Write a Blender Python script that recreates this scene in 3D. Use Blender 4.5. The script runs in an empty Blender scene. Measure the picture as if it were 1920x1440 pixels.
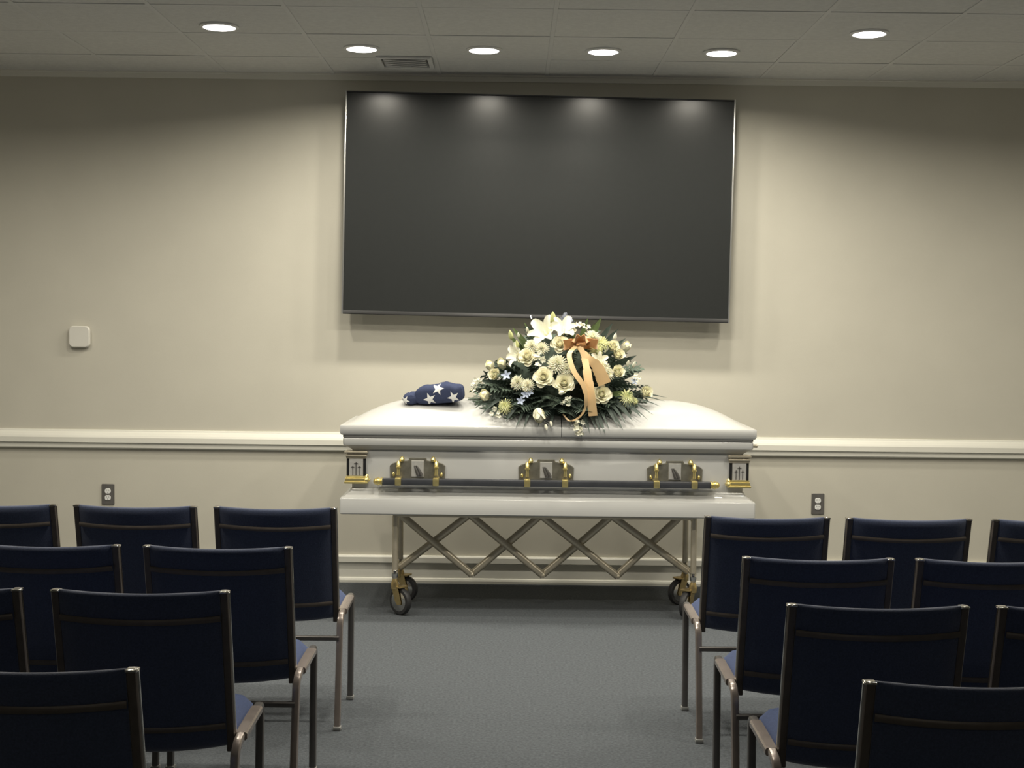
import bpy, bmesh, math, random
from mathutils import Vector, Matrix, Euler
from mathutils.bvhtree import BVHTree
random.seed(7)
PI = math.pi
S = bpy.context.scene
COL = S.collection

# ---------------------------------------------------------------- camera, world, lamps, exposure
cam_d = bpy.data.cameras.new('camera')
cam = bpy.data.objects.new('camera', cam_d)
COL.objects.link(cam)
S.camera = cam
cam_d.sensor_width = 36.0
cam_d.lens = 36.0 * 2600 / 1920
cam_d.clip_start = 0.05
PITCH, ROLL, EYE = math.atan(120 / 2600), 0.0118, 1.54
cam.matrix_world = (Matrix.Translation((0, 0, EYE)) @ Matrix.Rotation(PI / 2 - PITCH, 4, 'X') @ Matrix.Rotation(ROLL, 4, 'Z'))

W = bpy.data.worlds.new('world'); S.world = W
W.use_nodes = True
W.node_tree.nodes['Background'].inputs[0].default_value = (0.75, 0.85, 1.0, 1)
W.node_tree.nodes['Background'].inputs[1].default_value = 0.02
S.view_settings.view_transform = 'Standard'
S.view_settings.look = 'None'
S.view_settings.gamma = 1
S.view_settings.use_curve_mapping = False
S.view_settings.exposure = 0.0

LAMP_W = 12.6
LAMP_SPREAD = 160
LAMP_COL = (1.0, 0.935, 0.79)
CEIL = 2.94
WALL_Y = 8.05
# x, y, label tail
LAMPS = [
    (-1.432, 6.76, 'leftmost of the six lit ones, nearer than the row above the screen'),
    (-0.800, 7.26, 'beside the ceiling vent, above the left end of the screen'),
    (-0.165, 7.26, 'second of four above the screen, right of the vent'),
    (0.453, 7.26, 'third of the four in the row above the screen'),
    (1.066, 7.26, 'fourth of the row, above the right end of the screen'),
    (1.698, 6.74, 'rightmost of the lit ones, nearer than the row above the screen'),
    (-0.165, 5.95, 'over the aisle, straight before the second lamp of the row'),
    (0.453, 5.95, 'over the aisle, straight before the third lamp of the row'),
    (-1.70, 5.80, 'over the left chairs, in the row nearer the seats'),
    (2.07, 5.80, 'over the right chairs, in the row nearer the seats'),
    (-2.90, 6.35, 'added unseen for fill, towards the left wall'),  # outer pair added out of view to brighten the wall ends
    (3.05, 6.35, 'added unseen for fill, towards the right wall'),
    (-0.165, 4.72, 'added as fill, left one of the pair over the first rows'),  # from here on, an unseen row added for more frontal light
    (0.453, 4.72, 'added as fill, right one of the pair over the first rows'),
    (-1.70, 4.72, 'added as fill over the left chairs of the first rows'),
    (2.07, 4.72, 'added as fill over the right chairs of the first rows'),
    (-3.10, 4.72, 'added as fill over the far left end of the first rows'),
    (3.20, 4.72, 'added as fill over the far right end of the first rows'),
]

# ---------------------------------------------------------------- helpers
def mesh_obj(name, verts, faces, mat=None, parent=None, smooth=True, mats=None, midx=None):
    me = bpy.data.meshes.new(name)
    me.from_pydata([tuple(v) for v in verts], [], faces)
    me.validate()
    if mat: me.materials.append(mat)
    if mats:
        for m in mats: me.materials.append(m)
    if midx:
        for p, i in zip(me.polygons, midx): p.material_index = i
    bm = bmesh.new(); bm.from_mesh(me)
    bmesh.ops.recalc_face_normals(bm, faces=bm.faces)
    bm.to_mesh(me); bm.free()
    if smooth:
        me.polygons.foreach_set('use_smooth', [True] * len(me.polygons))
        try: me.set_sharp_from_angle(angle=math.radians(38))
        except Exception: pass
    o = bpy.data.objects.new(name, me)
    COL.objects.link(o)
    if parent: o.parent = parent
    return o

class MB:
    """collects shapes into one mesh"""
    def __init__(s): s.v = []; s.f = []
    def add(s, v, f):
        n = len(s.v); s.v += [Vector(p) for p in v]; s.f += [tuple(i + n for i in q) for q in f]; return s
    def xf(s, M):
        s.v = [M @ p for p in s.v]; return s
    def build(s, name, mat, parent=None, smooth=True): return mesh_obj(name, s.v, s.f, mat, parent, smooth)

def box(x0, x1, y0, y1, z0, z1, b=0.0):
    """box with chamfered edges"""
    if b <= 0:
        v = [(x, y, z) for z in (z0, z1) for y in (y0, y1) for x in (x0, x1)]
        return v, [(0, 2, 3, 1), (4, 5, 7, 6), (0, 1, 5, 4), (2, 6, 7, 3), (0, 4, 6, 2), (1, 3, 7, 5)]
    bm = bmesh.new()
    bmesh.ops.create_cube(bm, size=1)
    for q in bm.verts:
        q.co = Vector((x0 + (q.co.x + .5) * (x1 - x0), y0 + (q.co.y + .5) * (y1 - y0), z0 + (q.co.z + .5) * (z1 - z0)))
    bmesh.ops.bevel(bm, geom=bm.edges[:], offset=b, segments=2, profile=0.5, affect='EDGES')
    bm.verts.index_update()
    v = [q.co.copy() for q in bm.verts]; f = [tuple(q.index for q in p.verts) for p in bm.faces]
    bm.free()
    return v, f

def frame_axes(t, up):
    t = t.normalized(); s = t.cross(up)
    if s.length < 1e-4: s = t.cross(Vector((1, 0, 0)))
    s.normalize(); return s, s.cross(t).normalized()

def tube(pts, r, n=10, cap=True, up=Vector((0, 0, 1)), sx=1.0, sy=1.0, sq=0.0):
    """tube along a path; r a number or list; sq>0 makes the section squarish; sx, sy stretch the section"""
    pts = [Vector(p) for p in pts]; m = len(pts)
    v, f = [], []
    s = None
    for i, p in enumerate(pts):
        t = (pts[min(i + 1, m - 1)] - pts[max(i - 1, 0)])
        if s is None: s, u = frame_axes(t, up)
        else:
            tn = t.normalized(); s = (s - tn * s.dot(tn)).normalized(); u = s.cross(tn).normalized()
        rr = r[i] if isinstance(r, (list, tuple)) else r
        for k in range(n):
            a = 2 * PI * (k + .5) / n
            c, d = math.cos(a), math.sin(a)
            if sq > 0:
                e = 1 - sq * .75
                c = math.copysign(abs(c) ** e, c); d = math.copysign(abs(d) ** e, d)
            v.append(p + s * (c * rr * sx) + u * (d * rr * sy))
    for i in range(m - 1):
        for k in range(n):
            f.append((i * n + k, i * n + (k + 1) % n, (i + 1) * n + (k + 1) % n, (i + 1) * n + k))
    if cap:
        f.append(tuple(range(n))[::-1]); f.append(tuple((m - 1) * n + k for k in range(n)))
    return v, f

def bend(pts, rad, n=5):
    """round the corners of a polyline"""
    pts = [Vector(p) for p in pts]; out = [pts[0]]
    for a, b, c in zip(pts, pts[1:], pts[2:]):
        d1 = (a - b); d2 = (c - b)
        q = min(rad, d1.length * .49, d2.length * .49)
        p0 = b + d1.normalized() * q; p1 = b + d2.normalized() * q
        for k in range(n + 1):
            t = k / n; out.append(p0 * (1 - t) ** 2 + b * 2 * t * (1 - t) + p1 * t * t)
    out.append(pts[-1]); return out

def lathe(prof, n=24, c=(0, 0, 0), axis='Z'):
    v, f = [], []
    for r, z in prof:
        for k in range(n):
            a = 2 * PI * k / n
            p = Vector((r * math.cos(a), r * math.sin(a), z))
            if axis == 'Y': p = Vector((p.x, p.z, p.y))
            if axis == 'X': p = Vector((p.z, p.x, p.y))
            v.append(p + Vector(c))
    for i in range(len(prof) - 1):
        for k in range(n):
            f.append((i * n + k, i * n + (k + 1) % n, (i + 1) * n + (k + 1) % n, (i + 1) * n + k))
    f.append(tuple(range(n))[::-1]); f.append(tuple((len(prof) - 1) * n + k for k in range(n)))
    return v, f

def extrude_x(prof, x0, x1):
    """closed profile of (y,z) drawn along x"""
    n = len(prof)
    v = [(x0, y, z) for y, z in prof] + [(x1, y, z) for y, z in prof]
    f = [(k, (k + 1) % n, n + (k + 1) % n, n + k) for k in range(n)]
    f += [tuple(range(n))[::-1], tuple(range(n, 2 * n))]
    return v, f

def plate(outline, y0, y1, b=0.003):
    """outline of (x,z) extruded along y, front (y0) chamfered"""
    n = len(outline)
    cx = sum(p[0] for p in outline) / n; cz = sum(p[1] for p in outline) / n
    def shr(d):
        o = []
        for x, z in outline:
            l = math.hypot(x - cx, z - cz); k = max(0, (l - d) / l); o.append((cx + (x - cx) * k, cz + (z - cz) * k))
        return o
    loops = [(outline, y1), (outline, y0 + b), (shr(b), y0)]
    v = []; f = []
    for o, y in loops: v += [(x, y, z) for x, z in o]
    for i in range(2):
        for k in range(n): f.append((i * n + k, i * n + (k + 1) % n, (i + 1) * n + (k + 1) % n, (i + 1) * n + k))
    f += [tuple(range(n)), tuple(range(2 * n, 3 * n))[::-1]]
    return v, f

def ring_loft(prof, x0, x1, y0, y1, cr=0.012, close=True):
    """profile of (inset, z) swept round a rectangle with rounded corners"""
    v, f = [], []; seg = 4
    for ins, z in prof:
        a, b, c, d = x0 + ins, x1 - ins, y0 + ins, y1 - ins
        for (cx, cy, st) in ((b - cr, d - cr, 0), (a + cr, d - cr, 1), (a + cr, c + cr, 2), (b - cr, c + cr, 3)):
            for k in range(seg + 1):
                t = (st + k / seg) * PI / 2
                v.append((cx + cr * math.cos(t), cy + cr * math.sin(t), z))
    n = 4 * (seg + 1)
    for i in range(len(prof) - 1):
        for k in range(n): f.append((i * n + k, i * n + (k + 1) % n, (i + 1) * n + (k + 1) % n, (i + 1) * n + k))
    if close:
        f.append(tuple(range(n))[::-1]); f.append(tuple((len(prof) - 1) * n + k for k in range(n)))
    return v, f

def empty(name, loc=(0, 0, 0), rz=0.0):
    o = bpy.data.objects.new(name, None); COL.objects.link(o)
    o.empty_display_size = 0.1
    o.location = loc; o.rotation_euler = (0, 0, rz); return o

def tag(o, label=None, cat=None, group=None, kind=None):
    if label: o['label'] = label
    if cat: o['category'] = cat
    if group: o['group'] = group
    if kind: o['kind'] = kind
    return o

def struct(o, label=None):
    o['kind'] = 'structure'
    if label: o['label'] = label
    return o

def dup(root):
    r = root.copy(); COL.objects.link(r)
    for ch in root.children:
        c = ch.copy(); COL.objects.link(c); c.parent = r
        for g in ch.children:
            d = g.copy(); COL.objects.link(d); d.parent = c
    return r

# ---------------------------------------------------------------- materials
def mat(name, col, rough=0.5, metal=0.0, noise=None, bump=None, spec=None, coat=0.0, sheen=0.0, emit=None, sub=0.0, trans=0.0, alpha=1.0):
    m = bpy.data.materials.new(name); m.use_nodes = True
    nt = m.node_tree; b = nt.nodes['Principled BSDF']
    b.inputs['Base Color'].default_value = (*col, 1)
    b.inputs['Roughness'].default_value = rough
    b.inputs['Metallic'].default_value = metal
    if spec is not None: b.inputs['Specular IOR Level'].default_value = spec
    b.inputs['Coat Weight'].default_value = coat
    b.inputs['Coat Roughness'].default_value = 0.08
    b.inputs['Sheen Weight'].default_value = sheen
    if emit:
        b.inputs['Emission Color'].default_value = (*emit[0], 1); b.inputs['Emission Strength'].default_value = emit[1]
    if sub: 
        b.inputs['Subsurface Weight'].default_value = sub; b.inputs['Subsurface Radius'].default_value = (.02, .015, .008); b.inputs['Subsurface Scale'].default_value = 0.3
    if alpha < 1: b.inputs['Alpha'].default_value = alpha
    tc = nt.nodes.new('ShaderNodeTexCoord')
    if noise:  # (scale, amount, [stretch])
        nz = nt.nodes.new('ShaderNodeTexNoise'); nz.inputs['Scale'].default_value = noise[0]; nz.inputs['Detail'].default_value = 5
        mp = nt.nodes.new('ShaderNodeMapping')
        if len(noise) > 2: mp.inputs['Scale'].default_value = noise[2]
        nt.links.new(tc.outputs['Object'], mp.inputs[0]); nt.links.new(mp.outputs[0], nz.inputs['Vector'])
        cr = nt.nodes.new('ShaderNodeValToRGB')
        a = noise[1]
        cr.color_ramp.elements[0].position = .3; cr.color_ramp.elements[1].position = .7
        cr.color_ramp.elements[0].color = (*[c * (1 - a) for c in col], 1)
        cr.color_ramp.elements[1].color = (*[min(1, c * (1 + a)) for c in col], 1)
        nt.links.new(nz.outputs['Fac'], cr.inputs[0]); nt.links.new(cr.outputs[0], b.inputs['Base Color'])
    if bump:  # (scale, strength, distance)
        nz = nt.nodes.new('ShaderNodeTexNoise'); nz.inputs['Scale'].default_value = bump[0]; nz.inputs['Detail'].default_value = 4
        nt.links.new(tc.outputs['Object'], nz.inputs['Vector'])
        bp = nt.nodes.new('ShaderNodeBump'); bp.inputs['Strength'].default_value = bump[1]; bp.inputs['Distance'].default_value = bump[2]
        nt.links.new(nz.outputs['Fac'], bp.inputs['Height']); nt.links.new(bp.outputs[0], b.inputs['Normal'])
    return m

M = {
    'wall': mat('wall_paint', (0.585, 0.560, 0.482), 0.85, noise=(3.0, 0.025), bump=(160, 0.12, 0.002), spec=0.2),
    'trim': mat('trim_paint', (0.78, 0.765, 0.69), 0.45, noise=(4, .02)),
    'ceil': mat('ceiling_board', (0.66, 0.66, 0.64), 0.95, noise=(40, 0.05), bump=(120, 0.4, 0.003), spec=0.1),
    'grid': mat('ceiling_grid_metal', (0.66, 0.66, 0.645), 0.6, spec=0.2),
    'dark_gap': mat('dark_gap', (0.12, 0.12, 0.12), 0.9),
    'carpet': mat('carpet', (0.108, 0.118, 0.130), 0.98, noise=(90, 0.22), bump=(300, 0.8, 0.006), spec=0.05),
    'white': mat('white_gloss_enamel', (0.555, 0.557, 0.545), 0.17, spec=0.4, noise=(1.5, .01)),
    'white_plastic': mat('white_plastic', (0.72, 0.70, 0.64), 0.4, noise=(5, .02)),
    'outlet_white': mat('outlet_white', (0.85, 0.85, 0.83), 0.35),
    'outlet_plate': mat('outlet_metal', (0.20, 0.19, 0.18), 0.4, metal=0.5, noise=(60, .1, (1, 1, .05))),
    'screen': mat('screen_glass', (0.027, 0.029, 0.029), 0.25, spec=0.5, noise=(30, .02)),
    'bezel': mat('black_bezel', (0.030, 0.030, 0.031), 0.30, spec=0.35),
    'bezel_metal': mat('silver_bezel', (0.55, 0.55, 0.53), 0.3, metal=0.8),
    'gold': mat('polished_gold', (0.90, 0.76, 0.34), 0.3, metal=0.85, bump=(60, .05, .002)),
    'old_gold': mat('dark_gold', (0.30, 0.285, 0.23), 0.36, metal=0.6, noise=(30, .2)),
    'silver': mat('silver_plaque', (0.58, 0.57, 0.54), 0.42, metal=0.25, noise=(60, .06)),
    'pewter': mat('dark_pewter', (0.115, 0.12, 0.135), 0.35, metal=0.6, noise=(20, .1)),
    'gasket': mat('grey_gasket', (0.16, 0.16, 0.155), 0.7),
    'black': mat('black_lacquer', (0.02, 0.02, 0.02), 0.3),
    'engrave': mat('engraving', (0.10, 0.095, 0.09), 0.6, metal=.3),
    'brass': mat('champagne_metal', (0.60, 0.54, 0.42), 0.33, metal=0.55, noise=(25, .06)),
    'caster_gold': mat('caster_gold', (0.55, 0.42, 0.20), 0.3, metal=0.9, noise=(25, .1)),
    'chrome': mat('chrome', (0.62, 0.60, 0.56), 0.14, metal=1.0),
    'rubber': mat('black_rubber', (0.028, 0.028, 0.03), 0.55, noise=(40, .2)),
    'navy': mat('navy_fabric', (0.042, 0.057, 0.112), 0.85, noise=(220, 0.22), bump=(420, 0.35, 0.002), spec=0.25, sheen=0.5),
    'seat': mat('blue_seat_fabric', (0.048, 0.070, 0.155), 0.9, noise=(220, 0.2), bump=(420, 0.4, 0.002), spec=0.2, sheen=0.1),
    'bronze': mat('dark_bronze', (0.105, 0.088, 0.076), 0.4, metal=0.2, noise=(30, .12)),
    'chair_metal': mat('bronze_chrome', (0.36, 0.31, 0.285), 0.26, metal=0.6, noise=(14, .1)),
    'metal_shaded': mat('shaded_chair_metal', (0.17, 0.16, 0.155), 0.3, metal=0.6, noise=(14, .1)),  # chair metal darkened in colour for the shade on the front legs
    'cap': mat('chair_glide', (0.30, 0.30, 0.29), 0.5),
    'flag': mat('flag_navy', (0.042, 0.054, 0.108), 0.8, noise=(300, .15), bump=(500, .3, .001), spec=.2),
    'star': mat('star_white', (0.82, 0.82, 0.80), 0.8),
    'petal': mat('cream_petal', (0.92, 0.89, 0.69), 0.6, noise=(18, .05), sub=.15, spec=.2),
    'petal2': mat('white_petal', (0.90, 0.885, 0.73), 0.6, noise=(18, .05), sub=.15, spec=.2),
    'petal_y': mat('greenish_yellow_petal', (0.84, 0.85, 0.56), 0.6, noise=(20, .1), sub=.1, spec=.2),
    'bud': mat('lily_bud', (0.62, 0.64, 0.30), 0.5, noise=(14, .2), spec=.3),
    'pale_blue': mat('pale_blue_petal', (0.46, 0.52, 0.66), 0.6, noise=(30, .1), spec=.2),
    'pollen': mat('pollen', (0.55, 0.38, 0.06), 0.8),
    'fern': mat('fern_green', (0.095, 0.128, 0.098), 0.6, noise=(25, .35), spec=.3),
    'leaf': mat('leaf_green', (0.070, 0.096, 0.080), 0.5, noise=(20, .3), spec=.4),
    'leaf_light': mat('light_leaf_green', (0.13, 0.18, 0.07), 0.55, noise=(20, .3), spec=.3),
    'foam': mat('moss_base', (0.036, 0.052, 0.038), 0.9, noise=(50, .4)),
    'ribbon': mat('peach_ribbon', (0.86, 0.60, 0.31), 0.36, noise=(10, .06), sheen=.3),
    'ribbon_o': mat('orange_ribbon', (0.68, 0.33, 0.12), 0.36, noise=(10, .08), sheen=.3),
    'tulle': mat('blue_grey_tulle', (0.34, 0.37, 0.46), 0.5, alpha=0.75, noise=(40, .2)),
    'lamp': mat('lamp_diffuser', (0.9, 0.9, 0.9), 0.5, emit=((1.0, 0.97, 0.93), 9.0)),
    'lamp_ring': mat('lamp_trim', (0.80, 0.80, 0.78), 0.4),
    'led': mat('led', (0.9, 0.9, 0.9), 0.4, emit=((1, 1, 1), 2.5)),
}

# ---------------------------------------------------------------- room shell
RX, RY0 = 4.6, -4.0
def shell(name, b, m): return struct(mesh_obj(name, *box(*b), m, smooth=False))
shell('floor', (-RX, RX, RY0, WALL_Y, -0.10, 0.0), M['carpet'])
shell('wall_front', (-RX - .15, RX + .15, WALL_Y, WALL_Y + .15, -.1, 3.2), M['wall'])
shell('wall_left', (-RX - .15, -RX, RY0, WALL_Y, -.1, 3.2), M['wall'])
shell('wall_right', (RX, RX + .15, RY0, WALL_Y, -.1, 3.2), M['wall'])
shell('wall_rear', (-RX - .15, RX + .15, RY0 - .15, RY0, -.1, 3.2), M['wall'])

# suspended ceiling: a slab, and over the front of the room tiles laid in a grid of tees
ceil = MB()
ceil.add(*box(-RX, RX, RY0, WALL_Y, CEIL + .03, CEIL + .12))
T0, TS, Y0 = -3.50, 0.613, WALL_Y - .50 - 5 * .613
ceil.add(*box(-RX, RX, RY0, Y0, CEIL, CEIL + .03)).add(*box(-RX, T0, Y0, WALL_Y, CEIL, CEIL + .03)).add(*box(T0 + 11 * TS, RX, Y0, WALL_Y, CEIL, CEIL + .03))
ceil = struct(ceil.build('ceiling', M['ceil'], smooth=False))
def tile_mesh(name, sx, sy):
    g = .0085
    return mesh_obj(name, *box(g, sx - g, g, sy - g, CEIL + .002, CEIL + .028, .004), M['ceil'], ceil, smooth=False)
proto = {}
for j in range(6):
    sy = TS if j < 5 else .50
    for i in range(11):
        k = j == 5
        if k not in proto:
            o = tile_mesh('ceiling_tile', TS, sy); proto[k] = o
        else:
            o = proto[k].copy(); COL.objects.link(o)
        o.location = (T0 + i * TS, Y0 + j * TS, 0.0015 * math.sin(i * 7.3 + j * 3.1))
for i in range(12):
    x = T0 + i * TS
    mesh_obj('ceiling_tee', *box(x - .0105, x + .0105, Y0, WALL_Y, CEIL - .0005, CEIL + .010, .0015), M['grid'], ceil, smooth=False)
for j in range(6):
    y = Y0 + j * TS
    mesh_obj('ceiling_tee', *box(T0, T0 + 11 * TS, y - .0105, y + .0105, CEIL - .0003, CEIL + .010, .0015), M['grid'], ceil, smooth=False)
struct(mesh_obj('trim_2', *extrude_x([(WALL_Y, CEIL + .004), (WALL_Y, CEIL - .034), (WALL_Y - .010, CEIL - .034), (WALL_Y - .012, CEIL - .008), (WALL_Y - .026, CEIL - .006), (WALL_Y - .026, CEIL + .004)], -RX, RX), M['trim'], smooth=False), 'white metal angle where the ceiling meets the wall')

rail = [(0, .875), (.010, .873), (.013, .864), (.020, .858), (.031, .843), (.036, .832), (.036, .803), (.024, .797), (.024, .773), (.019, .767), (0, .766)]
struct(mesh_obj('trim_1', *extrude_x([(WALL_Y - a, z) for a, z in rail], -RX, RX), M['trim'], smooth=False), 'white moulded chair rail across the wall')
base = [(0, .160), (.017, .158), (.022, .150), (.022, .120), (.010, .113), (.010, .030), (.018, .026), (.024, .014), (.024, 0), (0, 0)]
struct(mesh_obj('baseboard_front', *extrude_x([(WALL_Y - a, z) for a, z in base], -RX, RX), M['trim'], smooth=False), 'white baseboard with a moulded cap')
for nm, x, sgn in (('baseboard_left', -RX, 1), ('baseboard_right', RX, -1)):
    v, f = extrude_x([(a, z) for a, z in base], RY0, WALL_Y - .03)
    struct(mesh_obj(nm, [(x + sgn * p[1], p[0], p[2]) for p in v], f, M['trim'], smooth=False))

# ---------------------------------------------------------------- ceiling lights
def make_lamp():
    t = empty('ceiling_light')
    mesh_obj('trim_ring', *lathe([(.076, CEIL + .001), (.094, CEIL + .001), (.094, CEIL - .006), (.088, CEIL - .010), (.078, CEIL - .010), (.076, CEIL - .006)], 32), M['lamp_ring'], t)
    mesh_obj('diffuser', *lathe([(.0765, CEIL - .001), (.0765, CEIL - .009), (.070, CEIL - .0115), (.03, CEIL - .013), (.002, CEIL - .0135)], 32), M['lamp'], t)
    return t
lamp0 = make_lamp()
ld = bpy.data.lights.new('lamp_light', 'AREA')
ld.shape = 'DISK'; ld.size = .15; ld.energy = LAMP_W; ld.color = LAMP_COL; ld.spread = math.radians(LAMP_SPREAD)
for i, (x, y, tail) in enumerate(LAMPS):
    o = lamp0 if i == 0 else dup(lamp0)
    o.location = (x, y, 0)
    tag(o, 'round ceiling light ' + tail, 'ceiling light', 'round lights in the ceiling')
for i, (x, y, tail) in enumerate(LAMPS):
    l = bpy.data.objects.new('lamp_light', ld); COL.objects.link(l)
    l.location = (x, y, CEIL - .016)
# two dimmed lights added behind the camera to fill the chair backs
ld2 = ld.copy(); ld2.energy = 7.5
for i, (x, tail) in enumerate(((-1.4, 'over the back of the room, left of the aisle'), (1.4, 'over the back of the room, right of the aisle'))):
    o = dup(lamp0); o.location = (x, -1.3, 0)
    tag(o, 'added dimmed round fill light ' + tail, 'ceiling light', 'round lights in the ceiling')
    l = bpy.data.objects.new('lamp_light', ld2); COL.objects.link(l); l.location = (x, -1.3, CEIL - .016)

# ---------------------------------------------------------------- ceiling vent
t = tag(empty('ceiling_vent', (-.60, 7.62, 0)), 'square ceiling vent with curved blades between the lights and the wall', 'vent')
h = .15
fr = MB()
for b in ((-h, h, -h, -h + .025), (-h, h, h - .025, h), (-h, -h + .025, -h + .025, h - .025), (h - .025, h, -h + .025, h - .025)):
    fr.add(*box(*b, CEIL - .014, CEIL, .003))
fr.build('frame', M['grid'], t, False)
mesh_obj('duct', *box(-h + .02, h - .02, -h + .02, h - .02, CEIL - .002, CEIL + .001), M['dark_gap'], t, False)
for k in range(4):
    pts = [(-.115 + .23 * q / 8, -.09 + .055 * k + .03 * math.sin(PI * q / 8), CEIL - .010) for q in range(9)]
    mesh_obj('blade', *tube(pts, .012, 6, sx=1.0, sy=.35), M['grid'], t)

# ---------------------------------------------------------------- wall screen
TVX, TVZ, TVW, TVH = .136, 2.181, 2.212, 1.262
tv = tag(empty('wall_screen', (TVX, WALL_Y - .13, TVZ)), 'large black flat screen on the wall above the white casket', 'television')
tv.rotation_euler = (0, .0122, 0)
a, b = TVW / 2, TVH / 2
mesh_obj('screen', *box(-a + .010, a - .010, -.005, .004, -b + .020, b - .010), M['screen'], tv, False)
mesh_obj('housing', *box(-a + .004, a - .004, .004, .045, -b + .003, b - .003, .004), M['bezel'], tv)
mesh_obj('rear_box', *box(-a * .80, a * .80, .045, .085, -b * .85, b * .55, .012), M['bezel'], tv)
mesh_obj('bezel_side', *box(-a, -a + .009, -.010, .040, -b, b, .002), M['bezel_metal'], tv)
mesh_obj('bezel_side', *box(a - .009, a, -.010, .040, -b, b, .002), M['bezel_metal'], tv)
mesh_obj('bezel_top', *box(-a + .009, a - .009, -.008, .040, b - .009, b, .002), M['bezel'], tv)
v, f = extrude_x([(-.003, -b + .026), (-.0055, -b + .022), (-.0085, -b + .008), (-.0090, -b + .004), (-.006, -b), (.04, -b), (.04, -b + .023)], -a + .009, a - .009)
mesh_obj('bezel_bottom', v, f, M['bezel'], tv)
mesh_obj('indicator_light', *tube([(-.026, -.014, -b + .016), (-.027, -.0155, -b + .009), (-.022, -.0155, -b + .004), (-.021, -.014, -b - .001)], .0028, 6), M['led'], tv)
for zz in (-.22, .22):
    mesh_obj('wall_bracket', *box(-.45, .45, .085, .130, zz - .03, zz + .03, .004), M['black'], tv)

# ---------------------------------------------------------------- wall devices
t = tag(empty('wall_sensor', (-2.507, WALL_Y, 1.414)), 'small white rounded square sensor box high on the wall left of the screen', 'sensor')
def rrect(w, h, r, n=6):
    o = []
    for cx, cz, st in ((w / 2 - r, h / 2 - r, 0), (-w / 2 + r, h / 2 - r, 1), (-w / 2 + r, -h / 2 + r, 2), (w / 2 - r, -h / 2 + r, 3)):
        for k in range(n + 1):
            q = (st + k / n) * PI / 2; o.append((cx + r * math.cos(q), cz + r * math.sin(q)))
    return o
mesh_obj('cover', *plate(rrect(.121, .125, .026), -.030, -.008, .006), M['white_plastic'], t)
mesh_obj('back_plate', *plate(rrect(.108, .112, .022), -.009, 0, .001), M['white_plastic'], t)
def make_outlet():
    t = empty('wall_outlet')
    mesh_obj('face_plate', *plate(rrect(.074, .122, .004, 2), -.007, 0, .003), M['outlet_plate'], t)
    for s in (1, -1):
        r = mesh_obj('receptacle', *plate(rrect(.034, .029, .011), -.0105, -.006, .001), M['outlet_white'], t)
        r.location = (0, 0, s * .0195)
        sl = MB()
        sl.add(*box(-.0075, -.0055, -.0112, -.010, 0, .009)).add(*box(.0055, .0075, -.0112, -.010, .001, .008)).add(*lathe([(.0022, -.0112), (.0022, -.010)], 10, (0, 0, -.007), 'Y'))
        sl.build('slot', M['dark_gap'], r, False)
    mesh_obj('screw', *lathe([(.003, -.009), (.003, -.006)], 10, axis='Y'), M['chrome'], t)
    return t
o = make_outlet(); o.location = (-2.348, WALL_Y, .497)
tag(o, 'dark metal outlet plate on the wall left of the casket', 'outlet', 'wall outlets')
o = dup(o); o.location = (1.791, WALL_Y, .490)
tag(o, 'dark metal outlet plate on the wall right of the casket', 'outlet', 'wall outlets')

# ---------------------------------------------------------------- casket
CX0, CX1, CY0, CY1 = -.878, 1.256, 7.07, 7.77
SEAM = .257
casket = tag(empty('casket', ((CX0 + CX1) / 2, 7.42, .535)), 'closed white casket with gold fittings on a wheeled metal trolley', 'casket')
def cas(name, vf, m, parent=None, smooth=True):
    o = mesh_obj(name, vf[0], vf[1], m, parent or casket, smooth)
    if parent is None: o.matrix_parent_inverse = Matrix.Translation(casket.location).inverted()
    return o
cas('base_moulding', ring_loft([(.06, .540), (.006, .535), (0, .540), (0, .612), (.004, .619), (.012, .622), (.022, .626), (.034, .635), (.044, .648), (.050, .662), (.058, .664)], CX0, CX1, CY0, CY1), M['white'])
cas('body', ring_loft([(.056, .655), (.056, .872), (.06, .878)], CX0, CX1, CY0, CY1, .02), M['white'])
cas('top_moulding', ring_loft([(.06, .862), (.054, .866), (.046, .872), (.036, .880), (.024, .886), (.016, .890), (.014, .896), (.014, .922), (.018, .929), (.026, .931), (.05, .931)], CX0, CX1, CY0, CY1), M['white'])
cas('gasket', ring_loft([(.014, .930), (.014, .945)], CX0, CX1, CY0, CY1), M['gasket'])
LX0, LX1, LY0, LY1, LZ, LH = CX0 + .004, CX1 - .004, CY0 + .008, CY1 - .008, .993, .126
def lid_h(x, y):
    tx = max(0, min(1, (min(x - LX0, LX1 - x) - .018) / .42)); ty = max(0, min(1, (min(y - LY0, LY1 - y) - .014) / (.332)))
    fx = 1 - (1 - tx) ** 2.15; fy = 1 - (1 - ty) ** 2.0
    return LH * fx * fy
def lid_z(x, y): return LZ + lid_h(x, y)
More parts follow.
